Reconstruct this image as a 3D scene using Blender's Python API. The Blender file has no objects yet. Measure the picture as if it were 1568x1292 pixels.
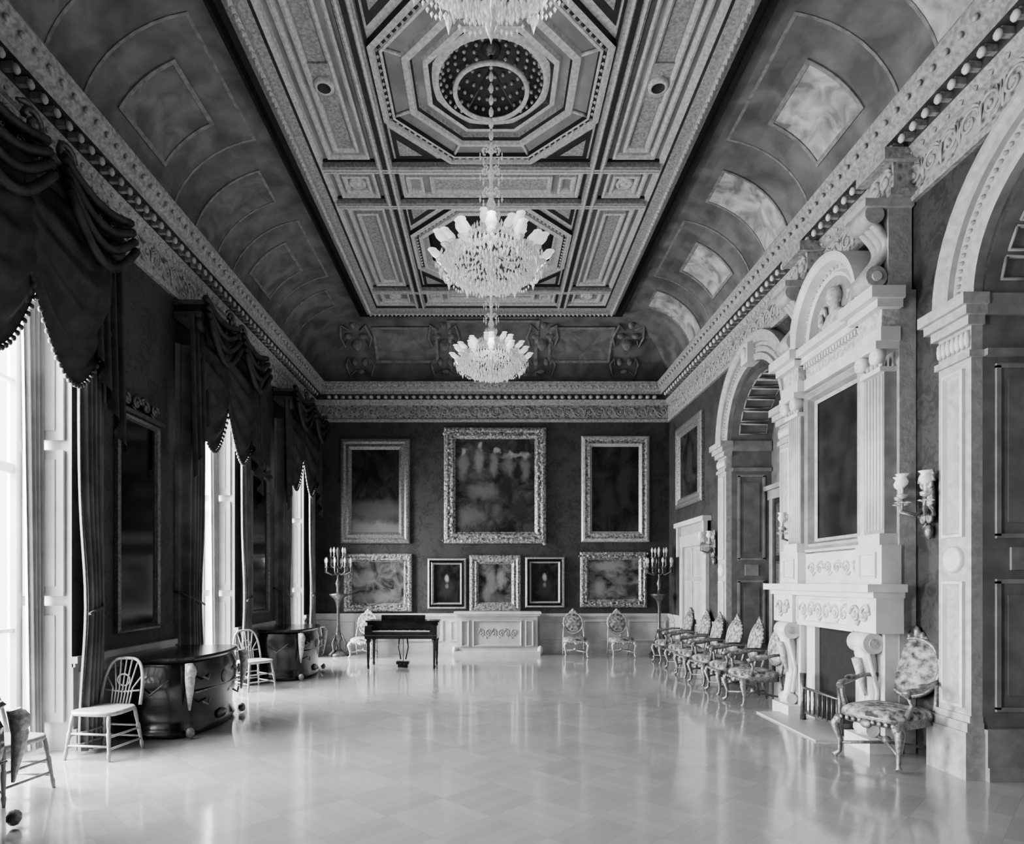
import bpy, math, random
from mathutils import Vector, Matrix
random.seed(7)
scene=bpy.context.scene
XW=4.335; D=15.27; NY=-0.40; C=7.685; CY=7.45
pi=math.pi
# ---------------------------------------------------------------- materials
MATS={}
def mk(name,c,rough=.5,metal=0.,var=0.,scale=6.,bump=0.,bscale=None,emit=0.,kind='noise',spec=.5,c2=None,coat=0.,dist=0.):
    m=bpy.data.materials.new(name); m.use_nodes=True
    nt=m.node_tree; N=nt.nodes; L=nt.links
    bs=N['Principled BSDF']
    bs.inputs['Roughness'].default_value=rough; bs.inputs['Metallic'].default_value=metal
    bs.inputs['Specular IOR Level'].default_value=spec
    bs.inputs['Coat Weight'].default_value=coat
    bs.inputs['Coat Roughness'].default_value=.12
    bs.inputs['Base Color'].default_value=(c,c,c,1)
    tc=N.new('ShaderNodeTexCoord')
    def tex(sc,k):
        if k=='voronoi':
            t=N.new('ShaderNodeTexVoronoi'); t.inputs['Scale'].default_value=sc; o=t.outputs['Distance']
        else:
            t=N.new('ShaderNodeTexNoise'); t.inputs['Scale'].default_value=sc; t.inputs['Detail'].default_value=5; t.inputs['Distortion'].default_value=dist; o=t.outputs['Fac']
        L.new(tc.outputs['Object'],t.inputs['Vector']); return o
    if var>0 or c2 is not None:
        o=tex(scale,kind); r=N.new('ShaderNodeValToRGB')
        a=c*(1-var); b=c2 if c2 is not None else min(1,c*(1+var))
        r.color_ramp.elements[0].position=.35 if kind=='noise' else .1; r.color_ramp.elements[1].position=.65 if kind=='noise' else .6
        r.color_ramp.elements[0].color=(a,a,a,1); r.color_ramp.elements[1].color=(b,b,b,1)
        L.new(o,r.inputs['Fac']); L.new(r.outputs['Color'],bs.inputs['Base Color'])
    if bump>0:
        o=tex(bscale or scale,kind); bn=N.new('ShaderNodeBump'); bn.inputs['Strength'].default_value=bump; bn.inputs['Distance'].default_value=.02
        L.new(o,bn.inputs['Height']); L.new(bn.outputs['Normal'],bs.inputs['Normal'])
    if emit>0:
        bs.inputs['Emission Color'].default_value=(1,1,1,1); bs.inputs['Emission Strength'].default_value=emit
    MATS[name]=m; return m
mk('marble',.66,.4,var=.10,scale=4)
mk('plaster_light',.44,.55,var=.15,scale=14,bump=.25,bscale=30)
mk('ceiling_field',.26,.6,var=.2,scale=2.5,bump=.1,bscale=20)
mk('ceiling_light',.58,.5,var=.2,scale=25,bump=.3,bscale=40)
mk('ceiling_mid',.34,.55,var=.3,scale=30,bump=.3,bscale=40)
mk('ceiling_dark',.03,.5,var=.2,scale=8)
mk('cove_paint',.17,.6,var=.35,scale=2.6,bump=.08,bscale=10,dist=.4)
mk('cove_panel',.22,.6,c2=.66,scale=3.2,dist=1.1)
mk('cove_dim',.13,.6,c2=.26,scale=3.2,dist=.8)  # darker copy of the panel paint, shade carried in its colour
mk('cove_line',.26,.6,var=.25,scale=12,bump=.2)
mk('cornice_stone',.36,.5,var=.3,scale=22,bump=.4,bscale=30)
mk('cornice_dark',.07,.5,var=.3,scale=12)
mk('frieze_orn',.07,.5,c2=.42,scale=16,bump=.5,kind='voronoi')
mk('gilt',.24,.35,.35,var=.35,scale=30,bump=.4,bscale=40)
mk('gilt_bright',.50,.3,.2,var=.3,scale=30,bump=.3,bscale=40)
mk('gilt_orn',.08,.4,.2,c2=.55,scale=22,bump=.6,kind='noise')
mk('dado',.58,.45,var=.1,scale=4)
mk('dado_wall',.45,.4,var=.1,scale=4)
mk('jamb',.20,.6,var=.2,scale=5)
mk('jamb_line',.30,.65,var=.2,scale=5,spec=.2)
mk('curtain',.13,.5,var=.35,scale=3,bump=.1,bscale=60)
mk('sheer',.42,.6,var=.15,scale=4)
mk('valance',.035,.5,var=.45,scale=6,bump=.2,bscale=40)
mk('fringe',.07,.6,var=.4,scale=30)
mk('window_paint',.55,.4,var=.05,scale=4)
mk('ebony',.014,.2,var=.3,scale=4,coat=.3)
mk('dark_wood',.03,.25,var=.4,scale=6,coat=.3)
mk('lightwood',.38,.35,var=.15,scale=20)
mk('tapestry',.05,.8,c2=.5,scale=16)
mk('canvas_dark',.02,.3,var=.6,scale=3)
mk('crystal',.78,.12,.0,var=.25,scale=40,emit=.10,spec=.9)  # faint glow added to brighten the crystal, which is no light source
mk('shade_glass',.8,.3,emit=.45)  # added glow whitens the shades of the unlit chandeliers
mk('candle_glass',.75,.25,emit=.08)
mk('brass',.14,.3,.5,var=.3,scale=30)
mk('mirror',.14,.10,1.)
mk('fire_dark',.012,.7,var=.3,scale=10)
mk('relief',.50,.5,var=.3,scale=18,bump=.5,bscale=25)
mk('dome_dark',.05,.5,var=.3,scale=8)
def damask():
    m=bpy.data.materials.new('wall_damask'); m.use_nodes=True; nt=m.node_tree;N=nt.nodes;L=nt.links
    bs=N['Principled BSDF']; bs.inputs['Roughness'].default_value=.5
    tc=N.new('ShaderNodeTexCoord')
    n=N.new('ShaderNodeTexNoise'); n.inputs['Scale'].default_value=7; n.inputs['Detail'].default_value=4; n.inputs['Distortion'].default_value=2.5
    v=N.new('ShaderNodeTexVoronoi'); v.inputs['Scale'].default_value=3.2
    L.new(tc.outputs['Object'],n.inputs['Vector']); L.new(tc.outputs['Object'],v.inputs['Vector'])
    mx=N.new('ShaderNodeMath'); mx.operation='MULTIPLY_ADD'; mx.inputs[1].default_value=.35
    L.new(v.outputs['Distance'],mx.inputs[0]); L.new(n.outputs['Fac'],mx.inputs[2])
    r=N.new('ShaderNodeValToRGB'); r.color_ramp.elements[0].position=.55; r.color_ramp.elements[1].position=.72
    r.color_ramp.elements[0].color=(.042,.042,.042,1); r.color_ramp.elements[1].color=(.072,.072,.072,1)
    L.new(mx.outputs[0],r.inputs['Fac']); L.new(r.outputs['Color'],bs.inputs['Base Color']); MATS['wall_damask']=m
damask()
def parquet():
    m=bpy.data.materials.new('parquet'); m.use_nodes=True; nt=m.node_tree;N=nt.nodes;L=nt.links
    bs=N['Principled BSDF']; bs.inputs['Specular IOR Level'].default_value=.8
    bs.inputs['Coat Weight'].default_value=.7; bs.inputs['Coat Roughness'].default_value=.08
    tc=N.new('ShaderNodeTexCoord'); mp=N.new('ShaderNodeMapping'); mp.inputs['Rotation'].default_value=(0,0,math.radians(45)); L.new(tc.outputs['Object'],mp.inputs['Vector'])
    ch=N.new('ShaderNodeTexChecker'); ch.inputs['Scale'].default_value=1/.55; L.new(mp.outputs[0],ch.inputs['Vector'])
    cols=[]
    for rot in (0,90):
        m2=N.new('ShaderNodeMapping'); m2.inputs['Rotation'].default_value=(0,0,math.radians(45+rot)); L.new(tc.outputs['Object'],m2.inputs['Vector'])
        b=N.new('ShaderNodeTexBrick'); b.inputs['Scale'].default_value=1; b.inputs['Brick Width'].default_value=.55; b.inputs['Row Height'].default_value=.11
        b.inputs['Mortar Size'].default_value=.002; b.offset=0
        k0=.37 if rot else .41
        b.inputs['Color1'].default_value=(k0-.02,)*3+(1,); b.inputs['Color2'].default_value=(k0+.02,)*3+(1,); b.inputs['Mortar'].default_value=(.31,.31,.31,1)
        L.new(m2.outputs[0],b.inputs['Vector']); cols.append(b)
    mx=N.new('ShaderNodeMix'); mx.data_type='RGBA'; L.new(ch.outputs['Fac'],mx.inputs[0]); L.new(cols[0].outputs['Color'],mx.inputs[6]); L.new(cols[1].outputs['Color'],mx.inputs[7])
    n=N.new('ShaderNodeTexNoise'); n.inputs['Scale'].default_value=1.2; n.inputs['Detail'].default_value=6; L.new(tc.outputs['Object'],n.inputs['Vector'])
    mr=N.new('ShaderNodeMapRange'); mr.inputs[3].default_value=.10; mr.inputs[4].default_value=.24; L.new(n.outputs['Fac'],mr.inputs[0]); L.new(mr.outputs[0],bs.inputs['Roughness'])
    L.new(mx.outputs[2],bs.inputs['Base Color'])
    n2=N.new('ShaderNodeTexNoise'); n2.inputs['Scale'].default_value=2.5; L.new(tc.outputs['Object'],n2.inputs['Vector'])
    bn=N.new('ShaderNodeBump'); bn.inputs['Strength'].default_value=.10; bn.inputs['Distance'].default_value=.02; L.new(n2.outputs['Fac'],bn.inputs['Height']); L.new(bn.outputs[0],bs.inputs['Normal']); L.new(bn.outputs[0],bs.inputs['Coat Normal'])
    MATS['parquet']=m
parquet()
def painting(name,base,blobs,ax='x',noise=.8,seed=0.,nsc=5.,hi=.25):
    """oil painting: noisy ground + painted irregular patches (u,v,ru,rv,val) in generated coords"""
    m=bpy.data.materials.new(name); m.use_nodes=True; nt=m.node_tree;N=nt.nodes;L=nt.links
    bs=N['Principled BSDF']; bs.inputs['Roughness'].default_value=.4
    tc=N.new('ShaderNodeTexCoord'); sp=N.new('ShaderNodeSeparateXYZ'); L.new(tc.outputs['Generated'],sp.inputs[0])
    cb=N.new('ShaderNodeCombineXYZ'); L.new(sp.outputs[0 if ax=='x' else 1],cb.inputs[0]); L.new(sp.outputs[2],cb.inputs[1]); cb.inputs[2].default_value=seed
    n=N.new('ShaderNodeTexNoise'); n.inputs['Scale'].default_value=nsc; n.inputs['Detail'].default_value=8; n.inputs['Roughness'].default_value=.65; n.inputs['Distortion'].default_value=.8; L.new(cb.outputs[0],n.inputs['Vector'])
    r=N.new('ShaderNodeValToRGB'); r.color_ramp.elements[0].position=.4; r.color_ramp.elements[1].position=.72
    a=base*(1-noise); b=hi
    r.color_ramp.elements[0].color=(a,a,a,1); r.color_ramp.elements[1].color=(b,b,b,1); L.new(n.outputs['Fac'],r.inputs['Fac'])
    nd=N.new('ShaderNodeTexNoise'); nd.inputs['Scale'].default_value=12; nd.inputs['Detail'].default_value=4; L.new(cb.outputs[0],nd.inputs['Vector'])
    s1=N.new('ShaderNodeVectorMath'); s1.operation='SUBTRACT'; L.new(nd.outputs['Color'],s1.inputs[0]); s1.inputs[1].default_value=(.5,.5,.5)
    s2=N.new('ShaderNodeVectorMath'); s2.operation='MULTIPLY_ADD'; L.new(s1.outputs[0],s2.inputs[0]); k=.12 if len(blobs)!=3 else .06; s2.inputs[1].default_value=(k,k,0); L.new(cb.outputs[0],s2.inputs[2])
    cur=r.outputs['Color']
    for (u,v,ru,rv,val) in blobs:
        mp=N.new('ShaderNodeMapping'); mp.vector_type='POINT'; mp.inputs['Scale'].default_value=(1/ru,1/rv,0); mp.inputs['Location'].default_value=(-u/ru,-v/rv,0)
        L.new(s2.outputs[0],mp.inputs['Vector'])
        vl=N.new('ShaderNodeVectorMath'); vl.operation='LENGTH'; L.new(mp.outputs[0],vl.inputs[0])
        mr=N.new('ShaderNodeMapRange'); mr.inputs[1].default_value=1.2; mr.inputs[2].default_value=.5; mr.inputs[4].default_value=.85; L.new(vl.outputs['Value'],mr.inputs[0])
        mx=N.new('ShaderNodeMix'); mx.data_type='RGBA'; L.new(mr.outputs[0],mx.inputs[0]); L.new(cur,mx.inputs[6]); mx.inputs[7].default_value=(val,val,val,1)
        cur=mx.outputs[2]
    L.new(cur,bs.inputs['Base Color']); MATS[name]=m
# ---------------------------------------------------------------- builder
I4=Matrix.Identity(4)
def basis(o,u,v,w):
    m=Matrix.Identity(4)
    for i in range(3):
        m[i][0]=u[i];m[i][1]=v[i];m[i][2]=w[i];m[i][3]=o[i]
    return m
BACK=basis((0,D,0),(1,0,0),(0,0,1),(0,-1,0))
RIGHT=basis((XW,0,0),(0,1,0),(0,0,1),(-1,0,0))
LEFT=basis((-XW,0,0),(0,1,0),(0,0,1),(1,0,0))
class B:
    def __init__(s,M=I4): s.v=[];s.f=[];s.m=[];s.sm=[];s.mats=[];s.M=M
    def mi(s,m):
        if m not in s.mats: s.mats.append(m)
        return s.mats.index(m)
    def pt(s,p): s.v.append(tuple(s.M@Vector(p))); return len(s.v)-1
    def face(s,idx,m,sm=False): s.f.append(idx); s.m.append(s.mi(m)); s.sm.append(sm)
    def poly(s,pts,m): s.face([s.pt(p) for p in pts],m)
    def box(s,u0,u1,v0,v1,w0,w1,m):
        i=[s.pt(p) for p in ((u0,v0,w0),(u1,v0,w0),(u1,v1,w0),(u0,v1,w0),(u0,v0,w1),(u1,v0,w1),(u1,v1,w1),(u0,v1,w1))]
        for q in ((0,3,2,1),(4,5,6,7),(0,1,5,4),(1,2,6,5),(2,3,7,6),(3,0,4,7)): s.face([i[k] for k in q],m)
    def rings(s,rs,m,closed=True,capa=False,capb=False,sm=False):
        ids=[[s.pt(p) for p in r] for r in rs]; n=len(rs[0])
        for k in range(len(ids)-1):
            mm=m[k] if isinstance(m,(list,tuple)) else m
            for j in range(n if closed else n-1):
                j2=(j+1)%n; s.face([ids[k][j],ids[k][j2],ids[k+1][j2],ids[k+1][j]],mm,sm)
        if capa: s.face(list(reversed(ids[0])),m if isinstance(m,str) else m[0])
        if capb: s.face(ids[-1],m if isinstance(m,str) else m[-1])
    def lathe(s,prof,c,m,seg=16,ax=2,cap=False,sm=True):
        rs=[]
        for r,z in prof:
            ring=[]
            for k in range(seg):
                a=2*pi*k/seg; x=r*math.cos(a); y=r*math.sin(a)
                p=[x,y,z] if ax==2 else ([x,z,y] if ax==1 else [z,x,y])
                ring.append((c[0]+p[0],c[1]+p[1],c[2]+p[2]))
            rs.append(ring)
        s.rings(rs,m,True,cap,cap,sm)
    def ball(s,c,r,m,seg=8,n=5):
        if not isinstance(r,(tuple,list)): r=(r,r,r)
        rs=[]
        for i in range(n+1):
            t=pi*i/n; z=-math.cos(t); q=max(math.sin(t),.02)
            rs.append([(c[0]+r[0]*q*math.cos(2*pi*k/seg),c[1]+r[1]*q*math.sin(2*pi*k/seg),c[2]+r[2]*z) for k in range(seg)])
        s.rings(rs,m,True,False,False,True)
    def octa(s,c,r,h,m):
        i=[s.pt((c[0]+a,c[1]+b,c[2]+d)) for a,b,d in ((r,0,0),(0,r,0),(-r,0,0),(0,-r,0),(0,0,h),(0,0,-h*1.5))]
        for k in range(4):
            s.face([i[k],i[(k+1)%4],i[4]],m); s.face([i[(k+1)%4],i[k],i[5]],m)
    def tube(s,pts,r,m,seg=6,sm=True):
        P=[Vector(p) for p in pts]; n=len(P); rs=[]
        up=None
        for i in range(n):
            t=(P[min(i+1,n-1)]-P[max(i-1,0)]).normalized()
            if up is None: up=Vector((0,0,1)) if abs(t.z)<.9 else Vector((1,0,0))
            a=t.cross(up).normalized(); b=a.cross(t).normalized(); up=b
            rr=r[i] if isinstance(r,(list,tuple)) else r
            rs.append([tuple(P[i]+a*rr*math.cos(2*pi*k/seg)+b*rr*math.sin(2*pi*k/seg)) for k in range(seg)])
        s.rings(rs,m,True,True,True,sm)
    def grid(s,fn,nu,nv,m,sm=True):
        rs=[[fn(i/nu,j/nv) for i in range(nu+1)] for j in range(nv+1)]
        s.rings(rs,m,False,sm=sm)
    def frame(s,u0,u1,v0,v1,prof,m,w=0.):
        rs=[]
        for a,h in prof: rs.append([(u0+a,v0+a,w+h),(u1-a,v0+a,w+h),(u1-a,v1-a,w+h),(u0+a,v1-a,w+h)])
        s.rings(rs,m,True)
    def scrolls(s,u0,u1,v,h,w,m,n=4,r=.02,leaf=False):
        """running acanthus scroll ornament"""
        L=(u1-u0)/n
        for k in range(n):
            c=u0+(k+.5)*L; sg=1 if k%2 else -1; P=[]
            for q in range(15):
                a=q/14*2.6*pi; rr=h*.5*(1-q/17); P.append((c+sg*rr*math.cos(a)*min(1,L/h),v+rr*math.sin(a),w))
            s.tube(P,r,m,5)
            s.ball((c,v,w),(r*1.8,r*1.8,r*1.2),m,6,4)
            s.tube([(c-L*.5,v-sg*h*.3,w),(c-L*.25,v-sg*h*.5,w),(c,v-sg*h*.5,w)],[r*.5,r*1.2,r*.5],m,5)
            if leaf:
                e=c+L*.5
                for t in (-1,0,1): s.tube([(e,v-h*.5,w-.01),(e+t*r*1.6,v,w+.01),(e+t*r*3.2,v+h*.45,w)],[r*.5,r*.9,r*.3],m,4)
    def build(s,name,recalc=True):
        me=bpy.data.meshes.new(name); me.from_pydata(s.v,[],s.f)
        for m in s.mats: me.materials.append(MATS[m])
        me.polygons.foreach_set('material_index',s.m); me.polygons.foreach_set('use_smooth',s.sm)
        if recalc:
            import bmesh
            bm=bmesh.new(); bm.from_mesh(me); bmesh.ops.recalc_face_normals(bm,faces=bm.faces); bm.to_mesh(me); bm.free()
        me.update(); o=bpy.data.objects.new(name,me); scene.collection.objects.link(o); return o
def place(o,loc,rot=0.,sc=1.):
    o.location=loc; o.rotation_euler=(0,0,rot); o.scale=(sc,sc,sc); return o
def dup(o,name,loc,rot=0.,sc=1.):
    n=bpy.data.objects.new(name,o.data); scene.collection.objects.link(n); return place(n,loc,rot,sc)
# ---------------------------------------------------------------- shell
WIN=[1.35,5.6,9.72,13.62]; WH=.88; WT=4.75; WD=.62
ARCH=[4.48,10.25]; AR=1.05; ASP=4.15
b=B(); b.poly([(-5.05,NY,0),(5.1,NY,0),(5.1,D,0),(-5.05,D,0)],'parquet'); b.build('floor')
b=B(BACK); b.poly([(-XW,0,0),(XW,0,0),(XW,6.6,0),(-XW,6.6,0)],'wall_damask'); b.build('wall_back')
b=B(); b.poly([(-XW,NY,0),(-XW,NY,6.6),(XW,NY,6.6),(XW,NY,0)],'wall_damask'); b.build('wall_front')
b=B(LEFT); y=NY
for c in WIN:
    a0,a1=c-WH,c+WH
    b.poly([(y,0,0),(a0,0,0),(a0,6.6,0),(y,6.6,0)],'wall_damask')
    b.poly([(a0,WT,0),(a1,WT,0),(a1,6.6,0),(a0,6.6,0)],'wall_damask')
    for u in (a0,a1): b.poly([(u,0,0),(u,0,-WD),(u,WT,-WD),(u,WT,0)],'window_paint')
    b.poly([(a0,WT,0),(a1,WT,0),(a1,WT,-WD),(a0,WT,-WD)],'window_paint')
    b.poly([(a0,0,-WD),(a1,0,-WD),(a1,.22,-WD),(a0,.22,-WD)],'window_paint')
    y=a1
b.poly([(y,0,0),(D,0,0),(D,6.6,0),(y,6.6,0)],'wall_damask')
b.build('wall_left')
b=B(RIGHT); y=NY; NS=24; RD=.72
for c in ARCH:
    a0,a1=c-AR,c+AR
    b.poly([(y,0,0),(a0,0,0),(a0,6.6,0),(y,6.6,0)],'wall_damask')
    arc=[(c-AR*math.cos(pi*k/NS),ASP+AR*math.sin(pi*k/NS)) for k in range(NS+1)]
    for k in range(NS):
        p,q=arc[k],arc[k+1]; b.poly([(p[0],p[1],0),(q[0],q[1],0),(q[0],6.6,0),(p[0],6.6,0)],'wall_damask')
    path=[(a0,0)]+arc+[(a1,0)]
    b.rings([[(p[0],p[1],0) for p in path],[(p[0],p[1],-RD) for p in path]],'jamb',closed=False)
    b.poly([(p[0],p[1],-RD) for p in path],'jamb')
    y=a1
b.poly([(y,0,0),(D,0,0),(D,6.6,0),(y,6.6,0)],'wall_damask')
b.build('wall_right')
def dado(name,M,segs,m):
    b=B(M)
    for u0,u1 in segs:
        b.box(u0,u1,0,.22,0,.05,m); b.box(u0,u1,.22,.9,0,.015,m); b.box(u0,u1,.9,.97,0,.06,m); b.box(u0,u1,.86,.9,0,.035,m)
        n=max(1,int(round((u1-u0)/1.1))); s=(u1-u0)/n
        for k in range(n):
            if s>.35: b.frame(u0+k*s+.08,u0+(k+1)*s-.08,.29,.8,[(0,0),(0,.025),(.03,.03),(.045,.0)],m,.015)
    b.build(name)
dado('baseboard_back',BACK,[(-XW,XW)],'dado')
dado('baseboard_right',RIGHT,[(ARCH[1]+1.5,12.35),(14.25,D-.07)],'dado')
ls=[];y=NY
for c in WIN: ls.append((y,c-WH)); y=c+WH
ls.append((y,D-.07)); dado('baseboard_left',LEFT,ls,'dado_wall')
# cornice
b=B()
prof=[(0,5.62),(.05,5.62),(.06,5.68),(.03,5.71),(.03,6.03),(.07,6.05),(.10,6.12),(.12,6.14),(.12,6.22),(.27,6.23),(.27,6.30),(.31,6.33),(.33,6.40),(.37,6.43),(.38,6.5),(.05,6.52)]
pm=['cornice_stone']*3+['frieze_orn']+['cornice_stone']*3+['cornice_dark','cornice_dark','cornice_stone','cornice_stone','cornice_stone']+['cornice_stone']*3
def rr(a,z): return [(-XW+a,NY+a,z),(XW-a,NY+a,z),(XW-a,D-a,z),(-XW+a,D-a,z)]
b.rings([rr(a,z) for a,z in prof],pm)
SP=.17
for k in range(int((D-NY)/SP)):
    y=NY+.2+k*SP
    if NY+.3<y<D-.35:
        for s in (-1,1):
            x0,x1=s*(XW-.12),s*(XW-.22)
            b.box(min(x0,x1),max(x0,x1),y-.025,y+.025,6.16,6.23,'cornice_stone')
            b.ball((s*(XW-.235),y,6.175),(.032,.042,.045),'marble' if s>0 else 'plaster_light',8,5)  # left beads in a darker material, window-wall shade put into the colour
            b.ball((s*(XW-.355),y+SP/2,6.385),(.022,.03,.03),'plaster_light',6,4)
            b.octa((s*(XW-.09),y+SP/2,6.08),.028,.025,'plaster_light')
for k in range(int(2*XW/SP)):
    x=-XW+.27+k*SP
    if abs(x)<XW-.3:
        b.box(x-.025,x+.025,D-.22,D-.12,6.16,6.23,'cornice_stone'); b.ball((x,D-.235,6.175),(.055,.04,.045),'plaster_light',8,5); b.ball((x,D-.355,6.385),(.03,.022,.03),'plaster_light',6,4)
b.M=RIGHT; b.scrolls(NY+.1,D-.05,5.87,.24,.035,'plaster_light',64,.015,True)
b.M=LEFT; b.scrolls(NY+.1,D-.05,5.87,.24,.035,'cornice_stone',64,.015,True)  # left frieze scrolls coloured darker than the right to imitate shade
b.M=BACK; b.scrolls(-XW+.05,XW-.05,5.87,.24,.035,'cornice_stone',34,.016,True)
b.build('trim_1')
# cove
CP=1.44
def cov(t):
    a=t*pi/2; return (.05+(CP-.05)*(1-math.cos(a)), 6.52+(C-6.52)*math.sin(a))
b=B(); K=14
b.rings([rr(*cov(k/K)) for k in range(K+1)],'cove_paint',sm=False)
def cove_frame(side,y0,y1,t0,t1,m,fm,wd=.05,off=.03,fill=True):
    def P(yy,t,o):
        a,z=cov(t); a+=o*.8; z-=o*.6
        if side=='R': return (XW-a,yy,z)
        if side=='L': return (-XW+a,yy,z)
        return (yy,D-a,z)
    n=8
    ts=[t0+(t1-t0)*k/n for k in range(n+1)]
    if fill: b.rings([[P(y0,t,off*.5) for t in ts],[P(y1,t,off*.5) for t in ts]],m,closed=False)
    for ya,yb in ((y0,y0+wd),(y1-wd,y1)): b.rings([[P(ya,t,0) for t in ts],[P(ya,t,off) for t in ts],[P(yb,t,off) for t in ts],[P(yb,t,0) for t in ts]],fm,closed=False)
    dt=wd/1.9
    for ta,tb in ((t0,t0+dt),(t1-dt,t1)): b.rings([[P(y0,ta,0),P(y1,ta,0)],[P(y0,ta,off),P(y1,ta,off)],[P(y0,tb,off),P(y1,tb,off)],[P(y0,tb,0),P(y1,tb,0)]],fm,closed=False)
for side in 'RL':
    pnl='cove_panel' if side=='R' else 'cove_dim'  # left panels take the darker copy: shade above the windows painted in
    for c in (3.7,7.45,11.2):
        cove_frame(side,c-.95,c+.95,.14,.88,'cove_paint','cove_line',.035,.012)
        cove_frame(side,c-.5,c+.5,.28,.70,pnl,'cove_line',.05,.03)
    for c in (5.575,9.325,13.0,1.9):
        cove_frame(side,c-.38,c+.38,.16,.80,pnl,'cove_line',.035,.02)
for x0,x1 in ((-2.75,-1.25),(1.35,2.85)): cove_frame('B',x0,x1,.28,.74,'cove_dim','cove_line',.06,.04)
cove_frame('B',-1.0,1.1,.12,.85,'cove_paint','cove_line',.07,.04)
def cove_cart(x,s=1.):
    def Q(dx,t,o=.03):
        a,z=cov(t); return (x+dx,D-a-o,z-o)
    for (dx,t,r) in ((0,.52,(.13,.07,.16)),(0,.78,(.08,.06,.09)),(-.17,.62,(.10,.05,.07)),(.17,.62,(.10,.05,.07)),(-.12,.30,(.07,.05,.10)),(.12,.30,(.07,.05,.10)),(0,.18,(.10,.05,.06))):
        b.ball(Q(dx,t),r,'cove_line',10,6)
    for sg in (-1,1):
        b.tube([Q(sg*.12,.7),Q(sg*.28,.78),Q(sg*.36,.60),Q(sg*.28,.48),Q(sg*.22,.56)],[.02,.035,.03,.025,.02],'cove_line',6)
        b.tube([Q(sg*.1,.2),Q(sg*.26,.12),Q(sg*.34,.26),Q(sg*.26,.34),Q(sg*.22,.26)],[.02,.03,.03,.025,.02],'cove_line',6)
for x in (-3.15,3.2,-1.1,1.2): cove_cart(x)
b.build('trim_2')
# ---------------------------------------------------------------- ceiling
FX=XW-CP; FY0=NY+CP; FY1=D-CP
BAY=[3.7,7.45,11.2]; HB=1.38; SX=1.38
b=B()
def plate(x0,x1,y0,y1,z=C,m='ceiling_field'): b.poly([(x0,y0,z),(x1,y0,z),(x1,y1,z),(x0,y1,z)],m)
plate(-FX,-SX,FY0,FY1); plate(SX,FX,FY0,FY1)
y=FY0
for c in BAY: plate(-SX,SX,y,c-HB); y=c+HB
plate(-SX,SX,y,FY1)
def rf(x0,x1,y0,y1,prof,m,z=C):
    rs=[]
    for a,h in prof: rs.append([(x0+a,y0+a,z-h),(x1-a,y0+a,z-h),(x1-a,y1-a,z-h),(x0+a,y1-a,z-h)])
    b.rings(rs,m)
rf(-FX,FX,FY0,FY1,[(0,.0),(0,.10),(.05,.12),(.07,.03),(.17,.03),(.20,.14),(.26,.17),(.32,.17),(.34,.12),(.44,.1),(.46,.06),(.52,.05),(.54,0)],
   ['ceiling_dark']*5+['ceiling_mid','ceiling_light','ceiling_mid','ceiling_mid','ceiling_dark','ceiling_light','ceiling_light'])
def beadrow(x0,y0,x1,y1,z,r,sp,m):
    L=math.hypot(x1-x0,y1-y0); n=int(L/sp)
    for k in range(n+1): b.octa((x0+(x1-x0)*k/n,y0+(y1-y0)*k/n,z),r,r*.8,m)
for s in (-1,1): beadrow(s*(FX-.29),FY0+.3,s*(FX-.29),FY1-.3,C-.18,.035,.09,'ceiling_light')
beadrow(-FX+.3,FY1-.29,FX-.3,FY1-.29,C-.18,.035,.09,'ceiling_light')
MO=[(0,0),(0,.05),(.03,.06),(.06,.03),(.07,0)]
def beam(x0,x1,y0,y1,d=.11):
    ax = (x1-x0)<(y1-y0)
    b.box(x0,x1,y0,y1,C-d,C+.01,'ceiling_mid')
    e=.03
    if ax:
        b.box(x0+e,x0+2*e,y0,y1,C-d-.025,C-d+.01,'ceiling_light'); b.box(x1-2*e,x1-e,y0,y1,C-d-.025,C-d+.01,'ceiling_light')
        b.box(x0-.03,x0,y0,y1,C-.03,C+.005,'ceiling_dark'); b.box(x1,x1+.03,y0,y1,C-.03,C+.005,'ceiling_dark')
        b.box((x0+x1)/2-.03,(x0+x1)/2+.03,y0,y1,C-d-.008,C-d+.01,'ceiling_dark')
    else:
        b.box(x0,x1,y0+e,y0+2*e,C-d-.025,C-d+.01,'ceiling_light'); b.box(x0,x1,y1-2*e,y1-e,C-d-.025,C-d+.01,'ceiling_light')
        b.box(x0,x1,y0-.03,y0,C-.03,C+.005,'ceiling_dark'); b.box(x0,x1,y1,y1+.03,C-.03,C+.005,'ceiling_dark')
for s in (-1,1): beam(s*1.5-.11,s*1.5+.11,FY0+.5,FY1-.5)
ylist=[]
for c in BAY: ylist+= [c-HB-.07,c+HB+.07]
for y in ylist: beam(-2.38,2.38,y-.07,y+.07,.10)
xi,xo=1.64,2.33
bands=[(FY0+.54,ylist[0]-.07)]+[(ylist[i]+.07,ylist[i+1]-.07) for i in range(5)]+[(ylist[5]+.07,FY1-.54)]
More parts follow.
